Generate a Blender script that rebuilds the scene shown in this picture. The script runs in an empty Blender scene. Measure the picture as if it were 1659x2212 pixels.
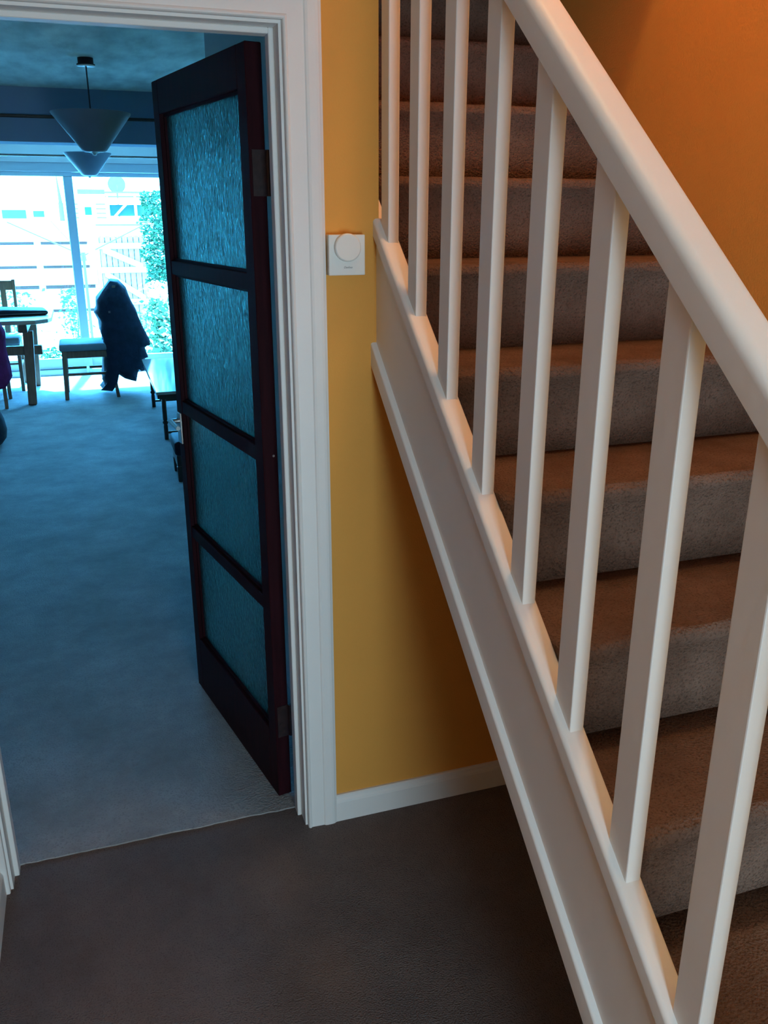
import bpy, bmesh, math, random
from mathutils import Vector, Matrix, noise
random.seed(7)
sc = bpy.context.scene
COL = sc.collection

# ------------------------------------------------------------------ camera
CAM = Vector((-0.4325, -1.9677, 1.6357))
YAW, PITCH, ROLL, FPX = math.radians(-18.655), math.radians(-19.263), math.radians(0.081), 1859.9
F_ = Vector((-math.sin(YAW)*math.cos(PITCH), math.cos(YAW)*math.cos(PITCH), math.sin(PITCH)))
R_ = Vector((math.cos(YAW), math.sin(YAW), 0)); U_ = R_.cross(F_)
R2 = R_*math.cos(ROLL)+U_*math.sin(ROLL); U2 = R2.cross(F_)
cam = bpy.data.objects.new('camera', bpy.data.cameras.new('camera')); COL.objects.link(cam)
M = Matrix((R2, U2, -F_)).transposed().to_4x4(); M.translation = CAM
cam.matrix_world = M
cam.data.sensor_fit = 'HORIZONTAL'; cam.data.sensor_width = 36.0
cam.data.lens = FPX/1659*36; cam.data.clip_start = .02
sc.camera = cam

# ------------------------------------------------------------------ world, lights, exposure
w = bpy.data.worlds.new('world'); sc.world = w; w.use_nodes = True
bg = w.node_tree.nodes['Background']
bg.inputs['Color'].default_value = (0.065, 0.44, 1.0, 1); bg.inputs['Strength'].default_value = 72.0
def light(name, kind, loc, energy, color, rot=(0,0,0), **kw):
    d = bpy.data.lights.new(name, kind); d.energy = energy; d.color = color
    for k, v in kw.items(): setattr(d, k, v)
    o = bpy.data.objects.new(name, d); COL.objects.link(o); o.location = loc; o.rotation_euler = rot
    return o
# sun high over the garden
light('sun', 'SUN', (0, 12, 9), 130.0, (0.14, 0.53, 1.0), rot=(math.radians(-28), 0, math.radians(-8)), angle=math.radians(2))
# daylight at the glazed front door behind the camera
light('front_door_daylight', 'AREA', (.03, -3.50, .85), 55, (0.55, 0.83, 1.0), rot=(math.radians(90), 0, 0), shape='RECTANGLE', size=.62, size_y=1.1)
pt = light('patio_portal', 'AREA', (-.485, 7.6, 1.05), 1, (1,1,1), rot=(math.radians(-90), 0, 0), shape='RECTANGLE', size=2.3, size_y=1.9)
pt.data.cycles.is_portal = True
vs = sc.view_settings
vs.view_transform = 'Standard'; vs.look = 'None'; vs.gamma = 1; vs.use_curve_mapping = False
vs.exposure = 0.0

# ------------------------------------------------------------------ materials
def mat(name, col, rough=.6, spec=.5, metal=0, noise_amt=0, nscale=8, bump=0, bscale=60, bdetail=3, stretch=None, col2=None, trans=0, ior=1.45):
    m = bpy.data.materials.new(name); m.use_nodes = True
    nt = m.node_tree; b = nt.nodes['Principled BSDF']
    b.inputs['Base Color'].default_value = (*col, 1); b.inputs['Roughness'].default_value = rough
    b.inputs['Specular IOR Level'].default_value = spec; b.inputs['Metallic'].default_value = metal
    if trans: b.inputs['Transmission Weight'].default_value = trans; b.inputs['IOR'].default_value = ior
    tc = nt.nodes.new('ShaderNodeTexCoord'); vec = tc.outputs['Object']
    if stretch:
        mp = nt.nodes.new('ShaderNodeMapping'); mp.inputs['Scale'].default_value = stretch
        nt.links.new(vec, mp.inputs['Vector']); vec = mp.outputs['Vector']
    if noise_amt or col2:
        n = nt.nodes.new('ShaderNodeTexNoise'); n.inputs['Scale'].default_value = nscale; n.inputs['Detail'].default_value = 5
        nt.links.new(vec, n.inputs['Vector'])
        r = nt.nodes.new('ShaderNodeValToRGB'); r.color_ramp.elements[0].position = .3; r.color_ramp.elements[1].position = .7
        c2 = col2 or tuple(c*(1-noise_amt) for c in col)
        r.color_ramp.elements[0].color = (*c2, 1)
        r.color_ramp.elements[1].color = (*(col if col2 else tuple(min(1, c*(1+noise_amt)) for c in col)), 1)
        nt.links.new(n.outputs['Fac'], r.inputs['Fac']); nt.links.new(r.outputs['Color'], b.inputs['Base Color'])
    if bump:
        n2 = nt.nodes.new('ShaderNodeTexNoise'); n2.inputs['Scale'].default_value = bscale; n2.inputs['Detail'].default_value = bdetail
        nt.links.new(vec, n2.inputs['Vector'])
        bp = nt.nodes.new('ShaderNodeBump'); bp.inputs['Strength'].default_value = bump; bp.inputs['Distance'].default_value = .01
        nt.links.new(n2.outputs['Fac'], bp.inputs['Height']); nt.links.new(bp.outputs['Normal'], b.inputs['Normal'])
    return m
def carpet(name, c1, c2, c3, big=2.2, fine=240, bump=.8):
    m = bpy.data.materials.new(name); m.use_nodes = True
    nt = m.node_tree; b = nt.nodes['Principled BSDF']; L = nt.links.new
    b.inputs['Roughness'].default_value = 1; b.inputs['Specular IOR Level'].default_value = .05
    tc = nt.nodes.new('ShaderNodeTexCoord')
    a = nt.nodes.new('ShaderNodeTexNoise'); a.inputs['Scale'].default_value = big; a.inputs['Detail'].default_value = 6; a.inputs['Roughness'].default_value = .7
    f = nt.nodes.new('ShaderNodeTexNoise'); f.inputs['Scale'].default_value = fine; f.inputs['Detail'].default_value = 2
    L(tc.outputs['Object'], a.inputs['Vector']); L(tc.outputs['Object'], f.inputs['Vector'])
    r = nt.nodes.new('ShaderNodeValToRGB'); r.color_ramp.elements[0].position = .35; r.color_ramp.elements[1].position = .68
    r.color_ramp.elements[0].color = (*c1, 1); r.color_ramp.elements[1].color = (*c2, 1)
    L(a.outputs['Fac'], r.inputs['Fac'])
    mx = nt.nodes.new('ShaderNodeMix'); mx.data_type = 'RGBA'
    r2 = nt.nodes.new('ShaderNodeValToRGB'); r2.color_ramp.elements[0].position = .52; r2.color_ramp.elements[1].position = .72
    r2.color_ramp.elements[0].color = (0,0,0,1); r2.color_ramp.elements[1].color = (.8,.8,.8,1)
    L(f.outputs['Fac'], r2.inputs['Fac']); L(r2.outputs['Color'], mx.inputs['Factor'])
    L(r.outputs['Color'], mx.inputs['A']); mx.inputs['B'].default_value = (*c3, 1)
    L(mx.outputs['Result'], b.inputs['Base Color'])
    bp = nt.nodes.new('ShaderNodeBump'); bp.inputs['Strength'].default_value = bump; bp.inputs['Distance'].default_value = .006
    L(f.outputs['Fac'], bp.inputs['Height']); L(bp.outputs['Normal'], b.inputs['Normal'])
    return m
YEL = mat('yellow_wall_paint', (.78,.35,.070), .75, .25, noise_amt=.03, nscale=3, bump=.12, bscale=220)
BROWN = mat('brown_bounce_wall', (.46,.20,.06), .9, .1, noise_amt=.1, nscale=12)  # unseen left wall; brown chosen to darken and warm bounce onto the balustrade
WHT = mat('white_gloss_paint', (.80,.765,.735), .5, .4, noise_amt=.02, nscale=6, bump=.05, bscale=40)
CEI = mat('hall_ceiling_paint', (.78,.75,.70), .9, .2)
HCAR = carpet('hall_carpet_pile', (.135,.103,.096), (.205,.160,.148), (.095,.071,.065), 2.0, 260)
SCAR = carpet('stair_carpet_pile', (.125,.075,.055), (.195,.125,.096), (.08,.048,.036), 6.0, 210, 1.0)
RCAR = carpet('lounge_carpet_pile', (.27,.26,.255), (.42,.405,.395), (.27,.26,.25), 3.2, 170)
LWALL = mat('lounge_wall_paint', (.50,.45,.43), .85, .2)
BEAM = mat('blue_grey_beam', (.20,.28,.40), .85, .2)  # beam toned bluer and darker than the lounge walls
ARTEX = mat('textured_ceiling_plaster', (.66,.68,.62), .95, .1, noise_amt=.28, nscale=5, bump=1.0, bscale=9, bdetail=7, stretch=(1.5,.5,1))
MAHO = mat('dark_mahogany_varnish', (.030,.006,.009), .5, .06, col2=(.016,.004,.006), nscale=9, stretch=(6,6,.6))
HINGE = mat('painted_steel_hinge', (.022,.010,.010), .4, .5, noise_amt=.5, nscale=60)
STEEL = mat('satin_steel', (.62,.62,.60), .3, .5, metal=1)
UPVC = mat('white_upvc', (.80,.81,.80), .35, .5)
ALU = mat('silver_grey_frame', (.36,.37,.38), .4, .4)
OAK = mat('mid_brown_oak', (.19,.10,.055), .45, .5, col2=(.12,.062,.035), nscale=7, stretch=(9,9,1))
TEAK = mat('pale_table_veneer', (.42,.30,.20), .25, .6, col2=(.33,.22,.14), nscale=5, stretch=(1,8,8))
SEATF = mat('blue_grey_seat_fabric', (.20,.25,.28), .9, .2, bump=.4, bscale=160)
NAVY = mat('navy_coat_cloth', (.010,.017,.035), .75, .3, noise_amt=.3, nscale=18, bump=.5, bscale=26)
PURP = mat('purple_coat_cloth', (.15,.02,.09), .85, .2, noise_amt=.25, nscale=15, bump=.4, bscale=30)
DARK = mat('dark_leather', (.012,.012,.020), .7, .25, bump=.2, bscale=60)
DWOOD = mat('dark_stained_wood', (.05,.028,.02), .35, .5, col2=(.03,.017,.012), nscale=8, stretch=(8,8,1))
GTOP = mat('polished_table_top', (.45,.42,.38), .08, .8, noise_amt=.06, nscale=4)
SHADE = mat('frosted_shade_glass', (.13,.16,.20), .5, .4, noise_amt=.05, nscale=12)
PLAS = mat('white_plastic', (.76,.745,.70), .45, .5)
GREY = mat('grey_print', (.16,.16,.16), .6, .3)
CORD = mat('black_cord', (.03,.03,.035), .6, .4)
FWOOD = mat('pale_fence_timber', (.62,.50,.42), .9, .1, col2=(.50,.39,.32), nscale=6, stretch=(1,1,12))
GPLANK = mat('darker_gate_plank', (.36,.25,.21), .9, .1, col2=(.28,.19,.16), nscale=7, stretch=(9,1,1))  # planks toned darker than the ledges and braces
FDARK = mat('gap_shade_dark', (.075,.034,.026), .9, .1)  # dark colour standing in for shade in fence and gate gaps
GWOOD = mat('pale_gate_timber', (.60,.47,.40), .9, .1, col2=(.46,.36,.31), nscale=7, stretch=(9,1,1))
REND = mat('white_render', (.82,.82,.80), .9, .1, noise_amt=.03)
CONC = mat('pale_paving', (.60,.57,.52), .95, .1, noise_amt=.12, nscale=3, bump=.3, bscale=20)
LEAF = mat('green_leaf', (.012,.055,.016), .6, .3, noise_amt=.5, nscale=12)
LEAF2 = mat('light_green_leaf', (.06,.13,.05), .6, .3, noise_amt=.4, nscale=14)
PETAL = mat('pale_petals', (.85,.78,.74), .8, .1)
BWIN = mat('dark_window_glass', (.02,.05,.07), .1, .6)
GALV = mat('galvanised_steel', (.12,.12,.12), .5, .5)
DISHM = mat('grey_dish_paint', (.10,.075,.045), .6, .4)
TILE = mat('pale_roof_tiles', (.55,.50,.46), .9, .1, noise_amt=.1, nscale=10)

def thin_glass(name, tint, refl=.05, rough=.02):
    m = bpy.data.materials.new(name); m.use_nodes = True; nt = m.node_tree; nt.nodes.clear()
    o = nt.nodes.new('ShaderNodeOutputMaterial'); t = nt.nodes.new('ShaderNodeBsdfTransparent'); g = nt.nodes.new('ShaderNodeBsdfGlossy')
    t.inputs['Color'].default_value = (*tint, 1); g.inputs['Roughness'].default_value = rough
    mx = nt.nodes.new('ShaderNodeMixShader')
    mx.inputs['Fac'].default_value = refl; nt.links.new(t.outputs[0], mx.inputs[1]); nt.links.new(g.outputs[0], mx.inputs[2])
    nt.links.new(mx.outputs[0], o.inputs['Surface'])
    return m
CLEAR = thin_glass('clear_pane', (.96,.98,.98))
OBSC = thin_glass('sky_blocking_pane', (.03,.03,.03))  # front door pane darkened to block sky light; the area light replaces it
def textured_glass():
    m = bpy.data.materials.new('rain_textured_glass'); m.use_nodes = True; nt = m.node_tree; b = nt.nodes['Principled BSDF']; L = nt.links.new
    b.inputs['Base Color'].default_value = (.18,.62,.60,1); b.inputs['Roughness'].default_value = .24
    b.inputs['Transmission Weight'].default_value = .93; b.inputs['IOR'].default_value = 1.35
    tc = nt.nodes.new('ShaderNodeTexCoord'); mp = nt.nodes.new('ShaderNodeMapping'); mp.inputs['Scale'].default_value = (1,1,.5)
    L(tc.outputs['Object'], mp.inputs['Vector'])
    v = nt.nodes.new('ShaderNodeTexVoronoi'); v.inputs['Scale'].default_value = 130; v.feature = 'SMOOTH_F1'
    n = nt.nodes.new('ShaderNodeTexNoise'); n.inputs['Scale'].default_value = 60; n.inputs['Detail'].default_value = 4
    L(mp.outputs['Vector'], v.inputs['Vector']); L(mp.outputs['Vector'], n.inputs['Vector'])
    a = nt.nodes.new('ShaderNodeMath'); a.operation = 'ADD'; L(v.outputs['Distance'], a.inputs[0]); L(n.outputs['Fac'], a.inputs[1])
    bp = nt.nodes.new('ShaderNodeBump'); bp.inputs['Strength'].default_value = .55; bp.inputs['Distance'].default_value = .005
    L(a.outputs[0], bp.inputs['Height']); L(bp.outputs['Normal'], b.inputs['Normal'])
    return m
RAIN = textured_glass()

# ------------------------------------------------------------------ mesh helpers
def link(name, me, m, parent=None, loc=None):
    if m: me.materials.append(m)
    o = bpy.data.objects.new(name, me); COL.objects.link(o)
    if parent: o.parent = parent
    if loc: o.location = loc
    return o
def bm_obj(name, bm, m, parent=None, loc=None, smooth=False):
    bmesh.ops.recalc_face_normals(bm, faces=bm.faces[:])
    me = bpy.data.meshes.new(name); bm.to_mesh(me); bm.free()
    if smooth:
        for p in me.polygons: p.use_smooth = True
    return link(name, me, m, parent, loc)
def add_box(bm, x0, x1, y0, y1, z0, z1, bev=0, seg=2):
    b = bmesh.new()
    vs = [b.verts.new((x, y, z)) for x in (x0, x1) for y in (y0, y1) for z in (z0, z1)]
    for f in ((0,1,3,2),(4,6,7,5),(0,4,5,1),(2,3,7,6),(0,2,6,4),(1,5,7,3)): b.faces.new([vs[i] for i in f])
    if bev: bmesh.ops.bevel(b, geom=b.edges[:], offset=bev, segments=seg, affect='EDGES', profile=.5)
    merge(bm, b)
def merge(bm, b):
    me = bpy.data.meshes.new('tmp'); b.to_mesh(me); b.free(); bm.from_mesh(me); bpy.data.meshes.remove(me)
def box(name, x0, x1, y0, y1, z0, z1, m, parent=None, bev=0, seg=2):
    bm = bmesh.new(); add_box(bm, min(x0,x1), max(x0,x1), min(y0,y1), max(y0,y1), min(z0,z1), max(z0,z1), bev, seg)
    return bm_obj(name, bm, m, parent)
def add_prism(bm, poly, axis, a, b, bev=0, seg=2):
    """poly = list of 2D points in the plane normal to axis ('x': (y,z), 'y': (x,z), 'z': (x,y)), extruded a..b"""
    t = bmesh.new()
    def P(p, s): return {'x': (s, p[0], p[1]), 'y': (p[0], s, p[1]), 'z': (p[0], p[1], s)}[axis]
    A = [t.verts.new(P(p, a)) for p in poly]; B = [t.verts.new(P(p, b)) for p in poly]
    n = len(poly); t.faces.new(A); t.faces.new(B[::-1])
    for i in range(n): t.faces.new((A[i], B[i], B[(i+1)%n], A[(i+1)%n]))
    if bev:
        bmesh.ops.bevel(t, geom=t.edges[:], offset=bev, segments=seg, affect='EDGES', profile=.5)
    merge(bm, t)
def prism(name, poly, axis, a, b, m, parent=None, bev=0, seg=2, smooth=False):
    bm = bmesh.new(); add_prism(bm, poly, axis, a, b, bev, seg); return bm_obj(name, bm, m, parent, smooth=smooth)
def add_tube(bm, p, q, r0, r1=None, n=12):
    p, q = Vector(p), Vector(q); r1 = r0 if r1 is None else r1
    d = (q-p).normalized(); u = d.orthogonal().normalized(); v = d.cross(u)
    A = []; B = []
    for i in range(n):
        a = 2*math.pi*i/n; e = u*math.cos(a)+v*math.sin(a)
        A.append(bm.verts.new(p+e*r0)); B.append(bm.verts.new(q+e*r1))
    bm.faces.new(A[::-1]); bm.faces.new(B)
    for i in range(n): bm.faces.new((A[i], A[(i+1)%n], B[(i+1)%n], B[i]))
def tube(name, p, q, r0, m, parent=None, r1=None, n=12):
    bm = bmesh.new(); add_tube(bm, p, q, r0, r1, n); o = bm_obj(name, bm, m, parent)
    return o
def lathe(name, prof, m, parent=None, n=32, cx=0, cy=0, axis='z', closed=True):
    """prof = [(r, h)]"""
    bm = bmesh.new(); rings = []
    for r, h in prof:
        ring = []
        for i in range(n):
            a = 2*math.pi*i/n; c, s = r*math.cos(a), r*math.sin(a)
            ring.append(bm.verts.new((cx+c, cy+s, h) if axis == 'z' else (cx+c, h, cy+s)))
        rings.append(ring)
    for A, B in zip(rings, rings[1:]):
        for i in range(n): bm.faces.new((A[i], A[(i+1)%n], B[(i+1)%n], B[i]))
    if closed: bm.faces.new(rings[0][::-1]); bm.faces.new(rings[-1])
    o = bm_obj(name, bm, m, parent)
    for p in o.data.polygons: p.use_smooth = len(p.vertices) == 4
    return o
def thing(name, label, cat, loc=(0,0,0), rz=0, group=None):
    o = bpy.data.objects.new(name, None); COL.objects.link(o); o.location = loc; o.rotation_euler = (0,0,rz); o.empty_display_size = .05
    return tag(o, label, cat, group)
def tag(o, label, cat, group=None):
    o['label'] = label; o['category'] = cat
    if group: o['group'] = group
    return o
def struct(o, label=None):
    o['kind'] = 'structure'
    if label: o['label'] = label
    return o
def sempty(name, label, loc=(0,0,0), rz=0):
    o = bpy.data.objects.new(name, None); COL.objects.link(o); o.location = loc; o.rotation_euler = (0,0,rz); o.empty_display_size = .05
    return struct(o, label)
def wall(name, boxes, m, label):
    bm = bmesh.new()
    for b in boxes: add_box(bm, *b)
    return struct(bm_obj(name, bm, m), label)

# ------------------------------------------------------------------ dimensions of the hall and stair
XL, XR = -.795, 1.05           # hall side walls
YF = -3.6                       # front wall
WT = .125                       # thickness of the doorway wall
DW, DH = .7649, 2.0             # clear doorway
XS, WCAP = .212, .036           # outer string
SL, GO = .7971, .239            # stair slope and going
RI = SL*GO
Y8, ZLOW, ZTOP = .1152, 1.2846, 1.6198
UP = 14*RI                      # upper floor level
LX0, LX1, LY1, LZ = -2.6, 1.5, 7.65, 2.4   # lounge

# ------------------------------------------------------------------ hall shell
def plane_grid(name, poly, z, m, thick=.12):
    bm = bmesh.new(); add_prism(bm, poly, 'z', z-thick, z); return bm_obj(name, bm, m)
struct(box('floor', XL-.1, XR+.1, YF, .30, -.12, 0, HCAR), 'dark brown carpet in the hall')
wall('wall_left', [(XL-.12, XL, YF-.1, WT, 0, LZ)], BROWN, 'unseen left wall of the hall, toned brown to cut bounce light')
wall('wall_right', [(XR, XR+.12, YF-.1, 4.1, 0, 5.0)], YEL, 'orange yellow wall beside the stairs')
wall('wall_back', [(XL, -DW-.03, 0, WT, 0, LZ), (-DW-.03, .03, 0, WT, DH+.03, LZ), (.03, .218, 0, WT, 0, LZ), (.218, XR, 0, WT, 0, 1.26)], YEL, 'yellow wall with the doorway and thermostat')
wall('wall_front', [(XL, -.44, YF-.12, YF, 0, LZ), (.50, XR, YF-.12, YF, 0, LZ), (-.44, .50, YF-.12, YF, 2.05, LZ)], YEL, 'front wall of the hall behind the viewer')
wall('ceiling', [(XL-.12, XR+.12, YF-.12, -1.2, LZ, UP), (XL-.12, .125, -1.2, WT, LZ, UP)], CEI, 'ceiling of the hall')
wall('wall_stair', [(.125, .218, WT, 1.9, 0, LZ), (.125, .218, -1.2, 4.1, LZ+.06, 5.0), (.125, XR, -1.3, -1.2, LZ, 5.0)], YEL, 'wall between the stairs and the lounge')
wall('wall_landing', [(.125, .27, 4.0, 4.1, UP-.2, 5.0), (.97, XR, 4.0, 4.1, UP-.2, 5.0), (.27, .97, 4.0, 4.1, UP-.2, 3.4), (.27, .97, 4.0, 4.1, 4.4, 5.0)], YEL, 'landing wall with a window')
wall('ceiling_landing', [(.0, XR+.12, -1.3, 4.2, 5.0, 5.1)], CEI, 'ceiling over the landing')
struct(box('floor_landing', .218, XR, Y8+5*GO, 4.0, UP-.14, UP, SCAR), 'carpeted landing at the top of the stairs')
# landing window and front door, both out of the frame
win2 = sempty('window_2', 'small landing window upstairs', (.62, 4.05, 3.4))
for n_, a in (('frame', (-.35,-.31,-.03,.03,0,1)), ('frame', (.31,.35,-.03,.03,0,1)), ('frame', (-.31,.31,-.03,.03,0,.04)), ('frame', (-.31,.31,-.03,.03,.96,1))): box(n_, *a, UPVC, win2)
box('pane', -.31, .31, -.004, .004, .04, .96, CLEAR, win2)
d2 = sempty('door_2', 'glazed front door behind the viewer', (.03, YF-.06, 0))
for a in ((-.47,-.32,-.03,.03,0,2.05), (.32,.47,-.03,.03,0,2.05)): box('stile', *a, WHT, d2)
box('rail', -.32, .32, -.03, .03, 0, .30, WHT, d2); box('rail', -.32, .32, -.03, .03, 1.92, 2.05, WHT, d2)
box('pane', -.32, .32, -.004, .004, .30, 1.92, OBSC, d2)

# ------------------------------------------------------------------ lounge shell
bm = bmesh.new()
pts = [(LX1, LY1), (LX0, LY1), (LX0, .126)]
xs_ = [-.764+.764*i/60 for i in range(61)]
edge = [(x, .084 + .004*noise.noise((x*9, 0, 0)) + .0025*noise.noise((x*40, 3, 0))) for x in xs_]
pts += [(-.764, .126)] + edge + [(0, .126), (LX1, .126)]
add_prism(bm, pts, 'z', -.1, .004)
struct(bm_obj('floor.001', bm, RCAR), 'beige carpet in the lounge beyond the doorway')
wall('ceiling.001', [(LX0-.1, LX1+.1, WT, LY1+.2, LZ, LZ+.12)], ARTEX, 'swirl textured ceiling of the lounge')
wall('wall_lounge_left', [(LX0-.12, LX0, 0, LY1+.2, 0, LZ), (LX0, XL, 0, WT, 0, LZ)], LWALL, 'left wall of the lounge')
wall('wall_lounge_right', [(LX1, LX1+.12, 1.8, LY1+.2, 0, LZ), (.218, LX1, 1.8, 1.9, 0, LZ)], LWALL, 'right wall of the lounge behind the open door')
bm = bmesh.new(); add_box(bm, .118, .125, WT, 1.9, 0, LZ); struct(bm_obj('wall_lounge_lining', bm, LWALL), 'pale plaster on the lounge side of the stair wall')
WX0, WX1, WZ1 = -1.66, .69, 2.083
wall('wall_garden', [(LX0, WX0, LY1, LY1+.2, 0, LZ), (WX1, LX1, LY1, LY1+.2, 0, LZ), (WX0, WX1, LY1, LY1+.2, WZ1, LZ)], LWALL, 'garden wall of the lounge around the patio door')
wall('trim_beam', [(LX0, LX1, 4.68, 4.95, 2.068, LZ)], BEAM, 'deep ceiling beam crossing the lounge')
struct(bpy.data.objects['trim_beam'])

# patio door
win = sempty('window_1', 'white sliding patio door onto the garden', (0, LY1+.08, 0))
box('frame', WX0, WX0+.09, -.05, .05, 0, WZ1, ALU, win, .006); box('frame', WX1-.09, WX1, -.05, .05, 0, WZ1, ALU, win, .006)
box('head', WX0+.09, WX1-.09, -.05, .05, 1.995, WZ1, ALU, win, .006)
for a, b, y in ((WX0+.09, -.44, -.02), (-.53, WX1-.09, .025)):
    sash = box('sash_rail', a, b, y-.02, y+.02, .06, .172, ALU, win, .006)
    box('sash_rail', a, b, y-.02, y+.02, 1.955, 1.995, ALU, win, .005)
    box('stile', a, a+.06, y-.02, y+.02, .172, 1.955, ALU, win, .005)
    box('stile', b-.086, b, y-.02, y+.02, .172, 1.955, ALU, win, .005)
    box('pane', a+.05, b-.05, y-.003, y+.003, .165, 1.96, CLEAR, win)
box('threshold', WX0, WX1, -.09, .1, 0, .06, ALU, win, .008)

# ------------------------------------------------------------------ door lining, architrave, skirting
lin = sempty('trim_1', 'white painted door lining with planted stops')
box('jamb', 0, .03, .0, WT, 0, DH+.03, WHT, lin); box('jamb', -DW-.03, -DW, 0, WT, 0, DH+.03, WHT, lin)
box('head', -DW, 0, 0, WT, DH, DH+.03, WHT, lin)
box('stop', -.012, 0, .0454, .082, 0, DH, WHT, lin, .0015, 1); box('stop', -DW, -DW+.012, .0454, .082, 0, DH, WHT, lin, .0015, 1)
box('stop', -DW+.012, -.012, .0454, .082, DH-.012, DH, WHT, lin, .0015, 1)
WA = .0816
prof = [(0,0),(0,.013),(.002,.0165),(.005,.018),(.008,.0165),(.010,.0145),(.040,.0160),(.044,.0160),(.047,.0185),(.052,.0200),(.068,.0200),(.074,.0190),(.078,.0165),(WA,.0150),(WA,0)]
def moulding(name, path, inward, m, parent):
    """profile swept along one straight run; path = two (inner) points per profile offset"""
    bm = bmesh.new(); A = []; B = []
    for o, t in prof:
        a, b = path(o); A.append(bm.verts.new((a[0], -t, a[1]))); B.append(bm.verts.new((b[0], -t, b[1])))
    n = len(prof)
    for i in range(n): bm.faces.new((A[i], B[i], B[(i+1)%n], A[(i+1)%n]))
    bm.faces.new(A[::-1]); bm.faces.new(B)
    return bm_obj(name, bm, m, parent)
arch = sempty('trim_2', 'white moulded architrave around the doorway')
moulding('architrave_leg', lambda o: ((.006+o, 0), (.006+o, DH+.006+o)), 1, WHT, arch)
moulding('architrave_head', lambda o: ((XL, DH+.006+o), (.006+o, DH+.006+o)), 1, WHT, arch)
box('architrave_leg', XL, -DW-.006, -.018, 0, 0, DH+.006, WHT, arch, .002, 1)
HB = .0825
sk = [(0,0),(-.015,0),(-.015,HB-.022),(-.0135,HB-.016),(-.010,HB-.010),(-.009,HB-.003),(-.006,HB),(0,HB)]
struct(prism('baseboard_back', sk, 'x', .006+WA, XR, WHT), 'white skirting board under the thermostat wall')
struct(prism('baseboard_left', [(XL-y, z) for y, z in sk], 'y', YF, -.018, WHT), 'white skirting board along the left wall')
struct(prism('baseboard_right', [(XR+y, z) for y, z in sk], 'y', YF, -.016, WHT), 'white skirting board along the right wall')

# ------------------------------------------------------------------ staircase
st = thing('staircase', 'straight carpeted staircase with white slatted balustrade and handrail', 'staircase')
# carpeted steps
def step_profile():
    p = [(0,0),(0.0,.06),(-.004,.115),(-.013,.150)]
    cx, cz, r = -.006, RI-.019, .019
    for a in range(200, 80, -12): p.append((cx+r*1.0*math.cos(math.radians(a)), cz+r*math.sin(math.radians(a))))
    p += [(.03, RI+.0005),(.09,RI),(.16,RI),(GO,RI)]
    return p
def step(n):
    y0 = Y8-9*GO+n*GO; z0 = (n-1)*RI          # riser n base
    P = step_profile(); N = 40; bm = bmesh.new(); grid = []
    for i in range(N+1):
        x = .248+(XR-.248)*i/N; row = []
        for k, (y, z) in enumerate(P):
            j = .0025 if 2 <= k < len(P)-1 else 0
            row.append(bm.verts.new((x, y0+y+j*noise.noise((x*14, k*.5, n*3.1)), z0+z+j*noise.noise((x*11, k*.6+9, n*2.3)))))
        row.append(bm.verts.new((x, y0+GO, z0+RI-.03))); row.append(bm.verts.new((x, y0+.02, z0-.03 if n > 1 else z0)))
        grid.append(row)
    K = len(grid[0])
    for i in range(N):
        for k in range(K): bm.faces.new((grid[i][k], grid[i+1][k], grid[i+1][(k+1)%K], grid[i][(k+1)%K]))
    bm.faces.new(grid[0][::-1]); bm.faces.new(grid[-1])
    o = bm_obj('step', bm, SCAR, st)
    for p in o.data.polygons: p.use_smooth = len(p.vertices) == 4
    return o
for n in range(1, 15): step(n)
def zl(y, z): return z+SL*y
YB = -1.72
prism('string', [(0,ZLOW+.01),(0,ZTOP-.01),(YB,zl(YB,ZTOP-.01)),(YB,0),(-(ZLOW+.01)/SL,0)], 'x', XS, XS+WCAP, WHT, st)
prism('wall_string', [(0,ZLOW+.2),(0,ZTOP-.03),(1.2,zl(1.2,ZTOP-.03)),(1.2,zl(1.2,ZLOW+.2))], 'x', .218, .248, WHT, st)
prism('soffit', [(-1.5,zl(-1.5,ZLOW-.02)+.02),(-1.5,zl(-1.5,ZLOW)+.06),(1.5,zl(1.5,ZLOW)+.06),(1.5,zl(1.5,ZLOW)+.02)], 'x', .248, XR, WHT, st)
def sweep_slope(name, sec, y0, y1, m):
    """sec = (x, dz) cross-section carried along the slope from y0 to y1"""
    bm = bmesh.new(); n = len(sec); rows = []
    for s in range(2):
        y = (y0, y1)[s]; rows.append([bm.verts.new((x, y, SL*y+dz)) for x, dz in sec])
    for i in range(n): bm.faces.new((rows[0][i], rows[1][i], rows[1][(i+1)%n], rows[0][(i+1)%n]))
    bm.faces.new(rows[0][::-1]); bm.faces.new(rows[1])
    o = bm_obj(name, bm, m, st)
    for p in o.data.polygons: p.use_smooth = len(p.vertices) == 4
    mod = o.modifiers.new('edge', 'EDGE_SPLIT'); mod.split_angle = math.radians(40)
    return o
def rounded(x0, x1, z0, z1, rt0, rt1, rb=.002, n=6):
    """rectangle section with rounded top corners (rt0 outer, rt1 inner)"""
    p = [(x0, z0+rb), (x0+rb, z0), (x1-rb, z0), (x1, z0+rb)]
    for i in range(n+1):
        a = math.radians(90*i/n); p.append((x1-rt1+rt1*math.cos(a), z1-rt1+rt1*math.sin(a)))
    for i in range(n+1):
        a = math.radians(90+90*i/n); p.append((x0+rt0+rt0*math.cos(a), z1-rt0+rt0*math.sin(a)))
    return p
sweep_slope('string_cap', rounded(XS-.008, XS+WCAP+.002, ZTOP-.040, ZTOP, .009, .012), 0, YB, WHT)
sweep_slope('string_trim', rounded(XS-.014, XS+.002, ZLOW, ZLOW+.056, .006, .001), 0, -ZLOW/SL+.0, WHT)
ZH = 2.4332
sweep_slope('handrail', rounded(.2076, .2076+.058, ZH, ZH+.058, .018, .018, .004), 0, YB, WHT)
YBAL, SB, AX, AY, XB = -.064, .1781, .0248, .0502, .2196
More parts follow.
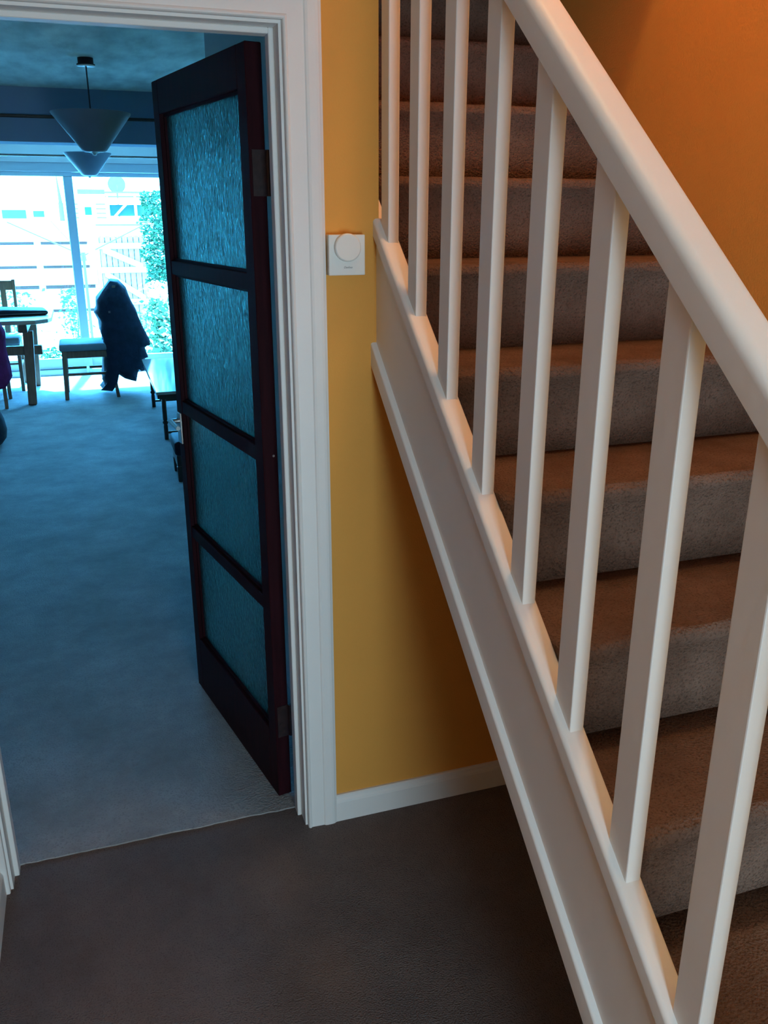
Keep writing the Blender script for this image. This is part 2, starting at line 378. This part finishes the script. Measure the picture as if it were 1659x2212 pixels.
for k in range(10):
    yf = YBAL-k*SB; yb = yf+AY
    bm = bmesh.new()
    add_prism(bm, [(yf, zl(yf,ZTOP)-.004), (yb, zl(yb,ZTOP)-.004), (yb, zl(yb,ZH)+.01), (yf, zl(yf,ZH)+.01)], 'x', XB, XB+AX, .002, 2)
    bl_ = bm_obj('baluster', bm, WHT, st)
nw = box('newel_post', .188, .268, YB-.08, YB, 0, 1.16, WHT, st, .004)
lathe('newel_cap', [(.046,1.16),(.05,1.17),(.05,1.185),(.03,1.2),(.012,1.21)], WHT, nw, cx=.228, cy=YB-.04)

# lamp hanging in the stairwell, above the frame
sw = thing('stairwell_lamp', 'warm pendant lamp hanging high in the stairwell', 'lamp', (.62, -.45, 3.7))
tube('flex', (0,0,.10), (0,0,1.25), .004, CORD, sw)
lathe('shade', [(.17,.02),(.06,.12),(.055,.12),(.165,.02)], SHADE, sw, 28, closed=False)
bl = light('lamp_bulb', 'POINT', (0,0,-.06), 50, (1.0, .66, .32), shadow_soft_size=.12); bl.parent = sw

# ------------------------------------------------------------------ thermostat
th = thing('wall_thermostat', 'square white thermostat with a round dial on the yellow wall', 'thermostat', (.1345, 0, 1.542))
box('body', -.0425, .0425, -.026, 0, -.044, .044, PLAS, th, .002)
lathe('dial', [(.0305,-.026),(.0305,-.034),(.0295,-.0365),(.027,-.0375)], PLAS, th, 48, 0, .0165, axis='y')
fc = bpy.data.curves.new('logo', 'FONT'); fc.body = 'Danfoss'; fc.size = .0062; fc.align_x = 'CENTER'; fc.shear = .35; fc.extrude = .0001
fo = bpy.data.objects.new('logo_tmp', fc); COL.objects.link(fo)
dg = bpy.context.evaluated_depsgraph_get(); dg.update()
me = bpy.data.meshes.new_from_object(fo.evaluated_get(dg)); bpy.data.objects.remove(fo)
me.materials.clear(); lo = link('logo_lettering', me, GREY, th, (.002, -.0262, -.0285)); lo.rotation_euler = (math.radians(90), 0, 0)

# ------------------------------------------------------------------ glazed door, open into the lounge
DT = math.atan2(.982, -.191)
dr = sempty('door_1', 'dark mahogany door with four textured glass panes standing open', (-.047, .137, .008), DT)
DL, DHT, TH = .744, 1.980, .040
SW = .055
box('stile', 0, SW, -TH, 0, 0, DHT, MAHO, dr, .002, 1); fs = box('stile', DL-SW, DL, -TH, 0, 0, DHT, MAHO, dr, .002, 1)
box('rail', SW, DL-SW, -TH, 0, 1.890, DHT, MAHO, dr, .0015, 1); box('rail', SW, DL-SW, -TH, 0, 0, .205, MAHO, dr, .0015, 1)
zs = [(.205,.587),(.627,1.013),(1.053,1.445),(1.485,1.890)]
for (a, b), (c, d) in zip(zs, zs[1:]): box('glazing_bar', SW, DL-SW, -TH+.002, -.002, b, c, MAHO, dr, .0015, 1)
for a, b in zs:
    pn = box('pane', SW, DL-SW, -.024, -.019, a, b, RAIN, dr)
    bm = bmesh.new(); q = .007
    add_box(bm, SW, DL-SW, -.019, -.012, a, a+q); add_box(bm, SW, DL-SW, -.019, -.012, b-q, b)
    add_box(bm, SW, SW+q, -.019, -.012, a+q, b-q); add_box(bm, DL-SW-q, DL-SW, -.019, -.012, a+q, b-q)
    bm_obj('glazing_bead', bm, MAHO, pn)
for z in (.20, 1.66):
    h = box('hinge', -.0025, 0, -TH-.001, -.006, z, z+.10, HINGE, dr)
    tube('knuckle', (-.004, -TH-.004, z), (-.004, -TH-.004, z+.10), .0055, HINGE, h)
    for dz in (.015, .04, .06, .085):
        tube('screw', (-.0035, -.022+(.008 if dz in (.04,.06) else 0), z+dz), (-.0020, -.022+(.008 if dz in (.04,.06) else 0), z+dz), .004, HINGE, h)
tube('screw', (-.002, -.028, 1.035), (.002, -.028, 1.035), .003, STEEL, dr)
hd = box('handle', DL-.048, DL-.010, 0, .006, .91, 1.012, STEEL, dr, .002)
tube('spindle', (DL-.029, .004, .985), (DL-.029, .032, .985), .008, STEEL, hd)
tube('lever', (DL-.027, .031, .985), (DL-.115, .034, .980), .0085, STEEL, hd, r1=.007)

# ------------------------------------------------------------------ pendant lamps
def pendant(x, y, ztop, h, r, label):
    t = thing('pendant_lamp', label, 'lamp', (x, y, ztop), group='conical pendant lamps')
    lathe('ceiling_rose', [(.040, LZ-ztop), (.040, LZ-ztop-.028), (.047, LZ-ztop-.03), (.047, LZ-ztop-.036), (.01, LZ-ztop-.040)], CORD, t)
    lathe('rose_rim', [(.048, LZ-ztop-.0365), (.048, LZ-ztop-.0395), (.012, LZ-ztop-.0405)], UPVC, t)
    tube('flex', (0,0,-h+.05), (0,0,LZ-ztop-.03), .004, CORD, t)
    n = 40; s = lathe('shade', [(r,0),(r*.985,.001),(r*.97,-.001),(.060,-h+.016),(.050,-h+.008),(.030,-h+.006),(.030,-h+.001),(.052,-h+.003),(.066,-h+.012),(r,-.006),(r,0)], SHADE, t, n, closed=False)
    lathe('finial', [(.03,-h+.008),(.032,-h+.002),(.012,-h-.004),(.01,-h-.012),(.004,-h-.014)], STEEL, t, 20)
    lathe('lamp_holder', [(.016,-h+.02),(.016,-.06),(.012,-.05)], PLAS, t, 16)
pendant(-.305, 3.37, 2.135, .200, .208, 'nearer conical glass pendant lamp hanging before the ceiling beam')
pendant(-.297, 6.20, 2.092, .182, .192, 'farther conical glass pendant lamp hanging by the patio door')

# curtain poles
def pole(y, z, x0, x1, label):
    t = thing('curtain_pole', label, 'curtain pole', (0, y, z), group='curtain poles')
    tube('rod', (x0,0,0), (x1,0,0), .011, DWOOD, t)
    for x in (x0, x1): lathe('finial', [(.012,x-.03),(.024,x-.01),(.024,x+.01),(.012,x+.03)], DWOOD, t, 14, 0, 0, axis='y').rotation_euler = (0, 0, -math.pi/2)
    for x in (x0+.15, x1-.15):
        bm = bmesh.new(); add_tube(bm, (x, 0, -.012), (x, .06 if y < 5 else .09, -.012), .006); add_tube(bm, (x, .058 if y < 5 else .088, -.012), (x, .064 if y < 5 else .1, -.012), .022)
        bm_obj('bracket', bm, DWOOD, t)
pole(4.615, 2.218, -2.0, 1.0, 'dark wooden curtain pole on the ceiling beam')
pole(7.55, 2.136, -1.95, .98, 'dark wooden curtain pole above the patio door')

# ------------------------------------------------------------------ dining furniture
def leg_bar(name, p, q, w, d, m, parent):
    """square tapered bar from p (top) to q (bottom)"""
    bm = bmesh.new(); A = []; B = []
    for s, t in ((-1,-1),(1,-1),(1,1),(-1,1)):
        A.append(bm.verts.new((p[0]+s*w/2, p[1]+t*d/2, p[2]))); B.append(bm.verts.new((q[0]+s*w*.42, q[1]+t*d*.42, q[2])))
    bm.faces.new(A); bm.faces.new(B[::-1])
    for i in range(4): bm.faces.new((A[i], B[i], B[(i+1)%4], A[(i+1)%4]))
    bmesh.ops.bevel(bm, geom=bm.edges[:], offset=.003, segments=1, affect='EDGES')
    return bm_obj(name, bm, m, parent)
def cushion(name, x0, x1, y0, y1, z0, z1, m, parent):
    bm = bmesh.new(); add_box(bm, x0, x1, y0, y1, z0, z1, .022, 4)
    for v in bm.verts:
        if v.co.z > (z0+z1)/2:
            u = (v.co.x-x0)/(x1-x0)*2-1; t = (v.co.y-y0)/(y1-y0)*2-1; v.co.z += .012*(1-u*u)*(1-t*t)
    return bm_obj(name, bm, m, parent, smooth=True)
def dining_chair(loc, rz, label):
    """seat faces local -x; back at local +x"""
    t = thing('dining_chair', label, 'chair', loc, rz, 'dining chairs')
    for y in (-.19, .19):
        leg_bar('leg', (-.195, y, .44), (-.215, y, 0), .042, .036, OAK, t)
        leg_bar('leg', (.185, y, .46), (.235, y, 0), .036, .034, OAK, t)
        leg_bar('back_post', (.285, y, 1.0), (.185, y, .44), .032, .030, OAK, t)
        box('side_rail', -.19, .19, y-.012, y+.012, .375, .435, OAK, t, .003, 1)
        box('stretcher', -.20, .20, y-.009, y+.009, .215, .240, OAK, t, .002, 1)
    box('seat_rail', -.21, -.185, -.18, .18, .375, .435, OAK, t, .003, 1)
    box('cross_stretcher', -.02, .005, -.18, .18, .218, .238, OAK, t, .002, 1)
    cushion('seat_pad', -.235, .20, -.215, .215, .435, .50, SEATF, t)
    prism('top_rail', [(.262,.90),(.282,.90),(.298,.99),(.276,.99)], 'y', -.18, .18, OAK, t, .003, 1)
    for y in (-.09, 0, .09): prism('back_slat', [(.203,.50),(.215,.50),(.275,.91),(.262,.91)], 'y', y-.025, y+.025, OAK, t)
    return t
dining_chair((-.475, 6.49, .006), 0, 'oak dining chair with blue seat pad and a navy coat on its back')
dining_chair((-1.28, 7.10, .006), math.radians(90), 'oak dining chair tucked behind the table facing the viewer')
dining_chair((-1.375, 6.31, .006), math.radians(-90), 'oak dining chair with a purple coat on the near side of the table')

# trestle table with clipped corners
tb = thing('dining_table', 'light topped oak trestle dining table beside the patio door', 'table', (-1.6, 6.67, .006))
hx, hy, cc = .86, .57, .13
poly = [(-hx+cc,-hy),(hx-cc,-hy),(hx-.03,-hy+.10),(hx,-hy+.2),(hx,hy-.2),(hx-.03,hy-.10),(hx-cc,hy),(-hx+cc,hy),(-hx,hy-cc),(-hx,-hy+cc)]
prism('table_top', poly, 'z', .706, .742, TEAK, tb, .006, 2)
for s in (-1, 1):
    xx = s*.62
    prism('bearer', [(-.50,.705),(.50,.705),(.46,.625),(-.46,.625)], 'x', xx-.035, xx+.035, OAK, tb, .008, 2)
    for y in (-.36, .36): leg_bar('leg', (xx+s*.03, y, .63), (xx, y*1.28, .0), .085, .075, OAK, tb)
bmz = prism('stretcher_beam', [(-.035,.37),(.035,.37),(.035,.455),(-.035,.455)], 'x', -.735, .735, OAK, tb, .008, 2)

# folded dark bag on the table
bg_ = thing('laptop_sleeve', 'dark padded sleeve lying flat on the dining table', 'sleeve', (-1.06, 6.62, .750))
bm = bmesh.new(); add_box(bm, -.27, .27, -.17, .17, 0, .066, .02, 3)
for v in bm.verts: v.co.z *= (1-.45*max(0, v.co.x/.27)) if v.co.z > .02 else 1
bm_obj('sleeve_body', bm, DARK, bg_, smooth=True); box('zip', -.25, .26, -.174, -.169, .016, .022, GALV, bg_)
bg_.rotation_euler = (0, 0, math.radians(8))

# navy coat over the chair back: outline in x,z lofted through the chair width
def drape(name, outline, y0, y1, m, label, cat, loc, seed, amp=.02, shrink=.06, n=14, z_amp=.01):
    t = thing(name, label, cat, loc)
    cx = sum(p[0] for p in outline)/len(outline); cz = sum(p[1] for p in outline)/len(outline)
    dense = []
    for (a, b), (c, d) in zip(outline, outline[1:]+outline[:1]):
        k = max(1, int(math.hypot(c-a, d-b)/.035))
        for i in range(k): dense.append((a+(c-a)*i/k, b+(d-b)*i/k))
    bm = bmesh.new(); rows = []
    for j in range(n+1):
        s = j/n; y = y0+(y1-y0)*s
        e = 1-shrink*abs(2*s-1)**2; cap = 1-.30*max(0, abs(2*s-1)-.8)/.2
        row = []
        for (x, z) in dense:
            f = e*cap
            dx = amp*noise.noise((x*6, s*5+seed, z*5))+amp*.8*noise.noise((s*14+seed, x*3, z*1.5))
            dz = z_amp*noise.noise((x*8+3, s*6, z*8+seed))
            row.append(bm.verts.new((cx+(x-cx)*f+dx, y+amp*.5*noise.noise((x*9, z*9, seed)), cz+(z-cz)*(1-(1-f)*.6)+dz)))
        rows.append(row)
    K = len(dense)
    for A, B in zip(rows, rows[1:]):
        for i in range(K): bm.faces.new((A[i], A[(i+1)%K], B[(i+1)%K], B[i]))
    bm.faces.new(rows[0][::-1]); bm.faces.new(rows[-1])
    o = bm_obj('cloth', bm, m, t, smooth=True)
    return t
navy = drape('navy_coat', [(-.34,.88),(-.27,.97),(-.20,1.045),(-.145,1.035),(-.09,.97),(-.03,.81),(.03,.64),(.095,.465),(.035,.44),(.065,.345),(.03,.33),(.04,.235),(-.01,.22),(-.03,.235),(-.05,.20),(-.07,.12),(-.16,.15),(-.235,.205),(-.26,.10),(-.30,.045),(-.385,.055),(-.35,.10),(-.37,.16),(-.345,.235),(-.33,.40),(-.325,.55),(-.345,.60),(-.34,.70),(-.375,.77),(-.35,.80)],
      6.255, 6.735, NAVY, 'navy coat draped over a chair back, hem almost on the carpet', 'coat', (0,0,.006), 2.0)
box('care_tag', -.258, -.240, 6.236, 6.240, .768, .786, GALV, navy)
drape('purple_coat', [(-1.62,.98),(-1.40,1.03),(-1.17,.99),(-1.14,.75),(-1.112,.681),(-1.118,.548),(-1.110,.408),(-1.100,.30),(-1.13,.244),(-1.165,.205),(-1.205,.20),(-1.35,.22),(-1.60,.20),(-1.65,.5)],
      5.90, 6.00, PURP, 'purple coat hanging over the chair at the near side of the table', 'coat', (0,0,.006), 5.0, amp=.012)

# dark pouffe at the left edge of the doorway view
ac = thing('pouffe', 'dark leather pouffe cut off by the left side of the doorway', 'pouffe', (-1.31, 4.78, .006))
lathe('cushion_body', [(.10,.0),(.185,.012),(.215,.05),(.226,.11),(.215,.19),(.19,.27),(.165,.33),(.12,.37),(.02,.385)], DARK, ac, 32)
lathe('top_button', [(.022,.38),(.020,.392),(.008,.397)], DARK, ac, 14)

# low long table by the door
ct = thing('coffee_table', 'long low table with shiny pale top and turned legs behind the door', 'table', (.26, 5.15, .006))
box('table_top', -.285, .285, -.77, .77, .372, .394, GTOP, ct, .003, 1)
box('apron', -.265, .265, -.755, -.735, .335, .372, DWOOD, ct); box('apron', -.265, .265, .735, .755, .335, .372, DWOOD, ct)
box('apron', -.275, -.255, -.735, .735, .335, .372, DWOOD, ct); box('apron', .255, .275, -.735, .735, .335, .372, DWOOD, ct)
for x in (-.225, .225):
    for y in (-.60, .60):
        l = lathe('leg', [(.017,.34),(.017,.15),(.013,.145),(.021,.135),(.021,.125),(.013,.115),(.016,.10),(.016,.0)], DWOOD, ct, 14, x, y)
for y in (-.60, .60): box('stretcher', -.21, .21, y-.011, y+.011, .045, .062, DWOOD, ct)
# small dark stool half hidden by the door
sl_ = thing('footstool', 'small dark footstool mostly hidden behind the open door', 'stool', (.17, 3.55, .006))
cushion('seat_pad', -.175, .175, -.15, .15, .17, .26, DARK, sl_)
box('frame', -.165, .165, -.14, .14, .10, .17, DWOOD, sl_, .004)
for x in (-.15,.15):
    for y in (-.125,.125): leg_bar('leg', (x,y,.10), (x,y,0), .035, .035, DWOOD, sl_)

# ------------------------------------------------------------------ garden
struct(box('ground', -16, 16, LY1+.2, 40, -.35, -.12, CONC), 'pale sunlit paving and gravel in the garden')
fn = thing('garden_fence', 'tall pale timber fence of wide horizontal boards across the garden', 'fence', (0, 11.5, -.12))
posts = [-4.2, -2.6, -1.0, -.24, .62, 2.2, 3.8]
rowz = [(.0,.26),(.30,.585),(.635,.865),(.905,1.185),(1.225,1.50)]
for i, (a, b) in enumerate(zip(posts, posts[1:])):
    gate_bay = (a, b) == (-.24, .62)
    rz_ = [(1.50,1.56),(1.57,1.63)] if gate_bay else [(z0+.12, z1+.12) for z0, z1 in rowz]
    for z0, z1 in rz_:
        prism('board', [(.0,z0),(-.022,z0),(-.004,z1),(.0,z1)], 'x', a, b, FWOOD, fn)
    for (z0, z1), (z2, z3) in zip(rz_, rz_[1:]): box('rail', a, b, .012, .03, z1-.015, z2+.02, FDARK, fn)  # dark strips added behind the gaps to paint the shadow lines under boards
for x in posts: box('post', x-.045, x+.045, .005, .09, 0, 1.66, FWOOD, fn, .005, 1)
gt = thing('garden_gate', 'pale timber garden gate with diagonal braces set in the fence', 'gate', (-.18, 11.44, -.04))
for i in range(8): box('plank', .01+i*.078, .01+i*.078+.068, 0, .02, 0, 1.34, GPLANK, gt)
box('gap_shade_sheet', .0, .63, .024, .03, .02, 1.32, FDARK, gt)  # dark sheet added so the plank gaps look shaded
for z in (.42, .87, 1.20): box('ledge', .0, .62, -.025, 0, z-.04, z+.04, GWOOD, gt, .003, 1)
for z0, z1 in ((.83, .46), (1.16, .91)): prism('brace', [(.04,z0+.045),(.04,z0-.045),(.58,z1-.045),(.58,z1+.045)], 'y', -.024, -.001, GWOOD, gt)
box('gate_post', .66, .75, -.03, .06, -.08, 1.42, FWOOD, gt, .005, 1)

hs = thing('neighbour_house', 'white rendered house behind the fence with a row of windows', 'house', (-3.6, 20.0, -.12))
box('wall', -3.0, 2.75, 0, 5, 0, 3.4, REND, hs)
prism('roof', [(-.3,3.4),(2.5,4.9),(5.3,3.4)], 'x', -3.2, 2.95, TILE, hs)
for a, b, z0, z1 in ((-.3, 1.2, 1.55, 1.79), (1.56, 2.12, 1.57, 1.79), (2.21, 2.5, 1.60, 1.77)):
    f = box('window', a, b, -.04, 0, z0, z1, UPVC, hs); 
    k = 3 if b-a > 1 else 1
    for i in range(k): box('pane', a+.03+(b-a-.03)*i/k, a+(b-a-.03)*(i+1)/k, -.05, -.039, z0+.02, z1-.02, BWIN, f)
pl = thing('utility_pole', 'slim tapering pole standing beyond the fence', 'pole', (-.705, 16.5, -.12))
tube('shaft', (0,0,0), (0,0,1.9), .05, DISHM, pl, r1=.045); tube('tip', (0,0,1.9), (-.03,0,2.45), .035, DISHM, pl, r1=.004)
gh = thing('garage', 'low white garage with small square window beyond the fence', 'garage', (-.18, 16.0, -.12))
box('wall', -.40, .30, 0, 3, 0, 2.05, REND, gh); box('roof_edge', -.20, .28, -.06, 3.05, 2.05, 2.13, DISHM, gh)
f = box('window', -.12, .03, -.03, 0, 1.66, 1.84, UPVC, gh); box('pane', -.105, .015, -.04, -.029, 1.68, 1.82, BWIN, f)
for x0, x1 in ((-.37,-.22), (.10,.27)):
    for z in (1.62, 1.70, 1.78, 1.86): box('louvre', x0, x1, -.03, 0, z, z+.022, GALV, gh)
pg = thing('timber_lean_to', 'open timber lean-to with diagonal brace and dark glazing', 'shelter', (.40, 14.0, -.12))
box('beam', -.36, .40, -.02, .04, 2.03, 2.06, GALV, pg); box('beam', -.36, .40, -.02, .04, 1.965, 1.99, GALV, pg)
for x in (-.33, .12, .40): box('post', x-.02, x+.02, -.03, .03, 0, 1.99, FWOOD, pg)
box('back_panel', -.33, .40, .10, .14, 0, 1.66, REND, pg)
box('glazing', -.30, .10, .06, .09, 1.67, 1.85, BWIN, pg); box('glazing', .14, .38, .06, .09, 1.67, 1.85, BWIN, pg)
box('fascia', -.36, .42, -.055, -.032, 1.86, 1.95, FWOOD, pg)
prism('brace', [(-.26,1.66),(-.21,1.66),(.0,1.86),(-.06,1.86)], 'y', -.02, .02, FWOOD, pg)
ds = thing('satellite_dish', 'round grey satellite dish above the lean-to', 'satellite dish', (.295, 15.2, 1.88))
o = lathe('reflector', [(.001,.0),(.06,-.004),(.11,-.018),(.15,-.042),(.152,-.036),(.11,-.012),(.06,.004),(.001,.008)], DISHM, ds, 32, 0, .20, axis='y', closed=False)
tube('mast', (0,.03,-2.0), (0,.03,.16), .014, DISHM, ds); tube('feed_arm', (0,-.02,.08), (0,-.16,.17), .008, DISHM, ds)
rd = thing('rotary_clothes_line', 'rotary clothes line with raised arms on a slim pole', 'clothes line', (-.41, 9.5, -.12))
tube('pole', (0,0,0), (0,0,1.24), .017, GALV, rd); tube('hub', (0,0,1.18), (0,0,1.28), .035, GALV, rd, r1=.024)
tips = [Vector(v) for v in ((.82,.05,1.63),(-.34,.75,1.63),(-.80,-.1,1.63),(.2,.85,1.63))]
for v in tips: tube('arm', (0,0,1.24), v, .0075, GALV, rd, n=8)
for a, b in ((tips[0],tips[3]),(tips[3],tips[1]),(tips[1],tips[2])):
    for f in (1.0, .7): tube('line', a*f+Vector((0,0,1.24*(1-f))), b*f+Vector((0,0,1.24*(1-f))), .0015, UPVC, rd, n=5)

def foliage(name, n, fn_, size, m, parent, seed):
    rnd = random.Random(seed); V = []; F = []
    for i in range(n):
        c = fn_(rnd); a = rnd.uniform(0, 6.28); tl = rnd.uniform(-.9, .9); s = size*rnd.uniform(.6, 1.3)
        u = Vector((math.cos(a), math.sin(a)*.5, math.sin(tl))).normalized(); v = u.cross(Vector((rnd.uniform(-1,1), rnd.uniform(-1,1), rnd.uniform(-1,1)))).normalized()
        nn = u.cross(v)*s*.18
        k = len(V); V += [c-u*s*.6, c+v*s*.35+nn, c+u*s*.6, c-v*s*.35+nn]; F += [(k,k+1,k+2,k+3)]
    me = bpy.data.meshes.new(name); me.from_pydata([tuple(v) for v in V], [], F)
    o = link(name, me, m, parent); o['kind'] = 'stuff'; return o
iv = thing('ivy_shrub', 'tall dense green ivy shrub beside the garden gate', 'shrub', (.66, 10.6, -.12))
def ivp(r):
    z = r.uniform(.75, 2.0); wd = .16+.14*math.sin((z-.5)*2.0)+.03*math.sin(z*17)
    a = r.uniform(0, 6.28); q = math.sqrt(r.random()); return Vector((math.cos(a)*q*wd*(1.0 if z < 1.6 else 1.2)-.02, math.sin(a)*q*.2, z))
foliage('leaves', 2600, ivp, .05, LEAF, iv, 3); tube('stem', (0,0,0), (.02,0,1.7), .035, DWOOD, iv, r1=.015)
fl = thing('flowering_shrub', 'pale flowering shrub just outside the right patio pane', 'shrub', (.46, 9.0, -.12))
foliage('leaves', 900, lambda r: Vector((r.gauss(0,.11), r.gauss(0,.12), r.uniform(.1,.75))), .07, LEAF2, fl, 5)
foliage('blossom', 700, lambda r: Vector((r.gauss(.05,.12), r.gauss(-.05,.12), r.uniform(.2,.95))), .055, PETAL, fl, 6)
for a in range(5): tube('stem', (.02*a-.04, 0, 0), (.06*a-.12, 0, .6), .008, DWOOD, fl, r1=.004)
for i, (x, y, h, s, lab) in enumerate(((-.88, 8.35, .30, .10, 'low green plant against the patio sill by the table'), (-.62, 10.9, .75, .09, 'small green plant at the foot of the fence'), (-1.42, 10.6, .8, .16, 'leafy plant by the fence behind the dining chair'), (.05, 9.6, .5, .12, 'small green plant behind the navy coat'))):
    pt_ = thing('garden_plant', lab, 'plant', (x, y, -.12), group='small plants in the garden')
    foliage('leaves', 260, lambda r: Vector((r.gauss(0,s), r.gauss(0,.06), r.uniform(.1*h,h))), .05, LEAF2, pt_, 20+i)
    for k in range(3): tube('stem', (.03*(k-1),0,0), (.06*(k-1),0,h*.7), .006, LEAF, pt_, r1=.003, n=6)
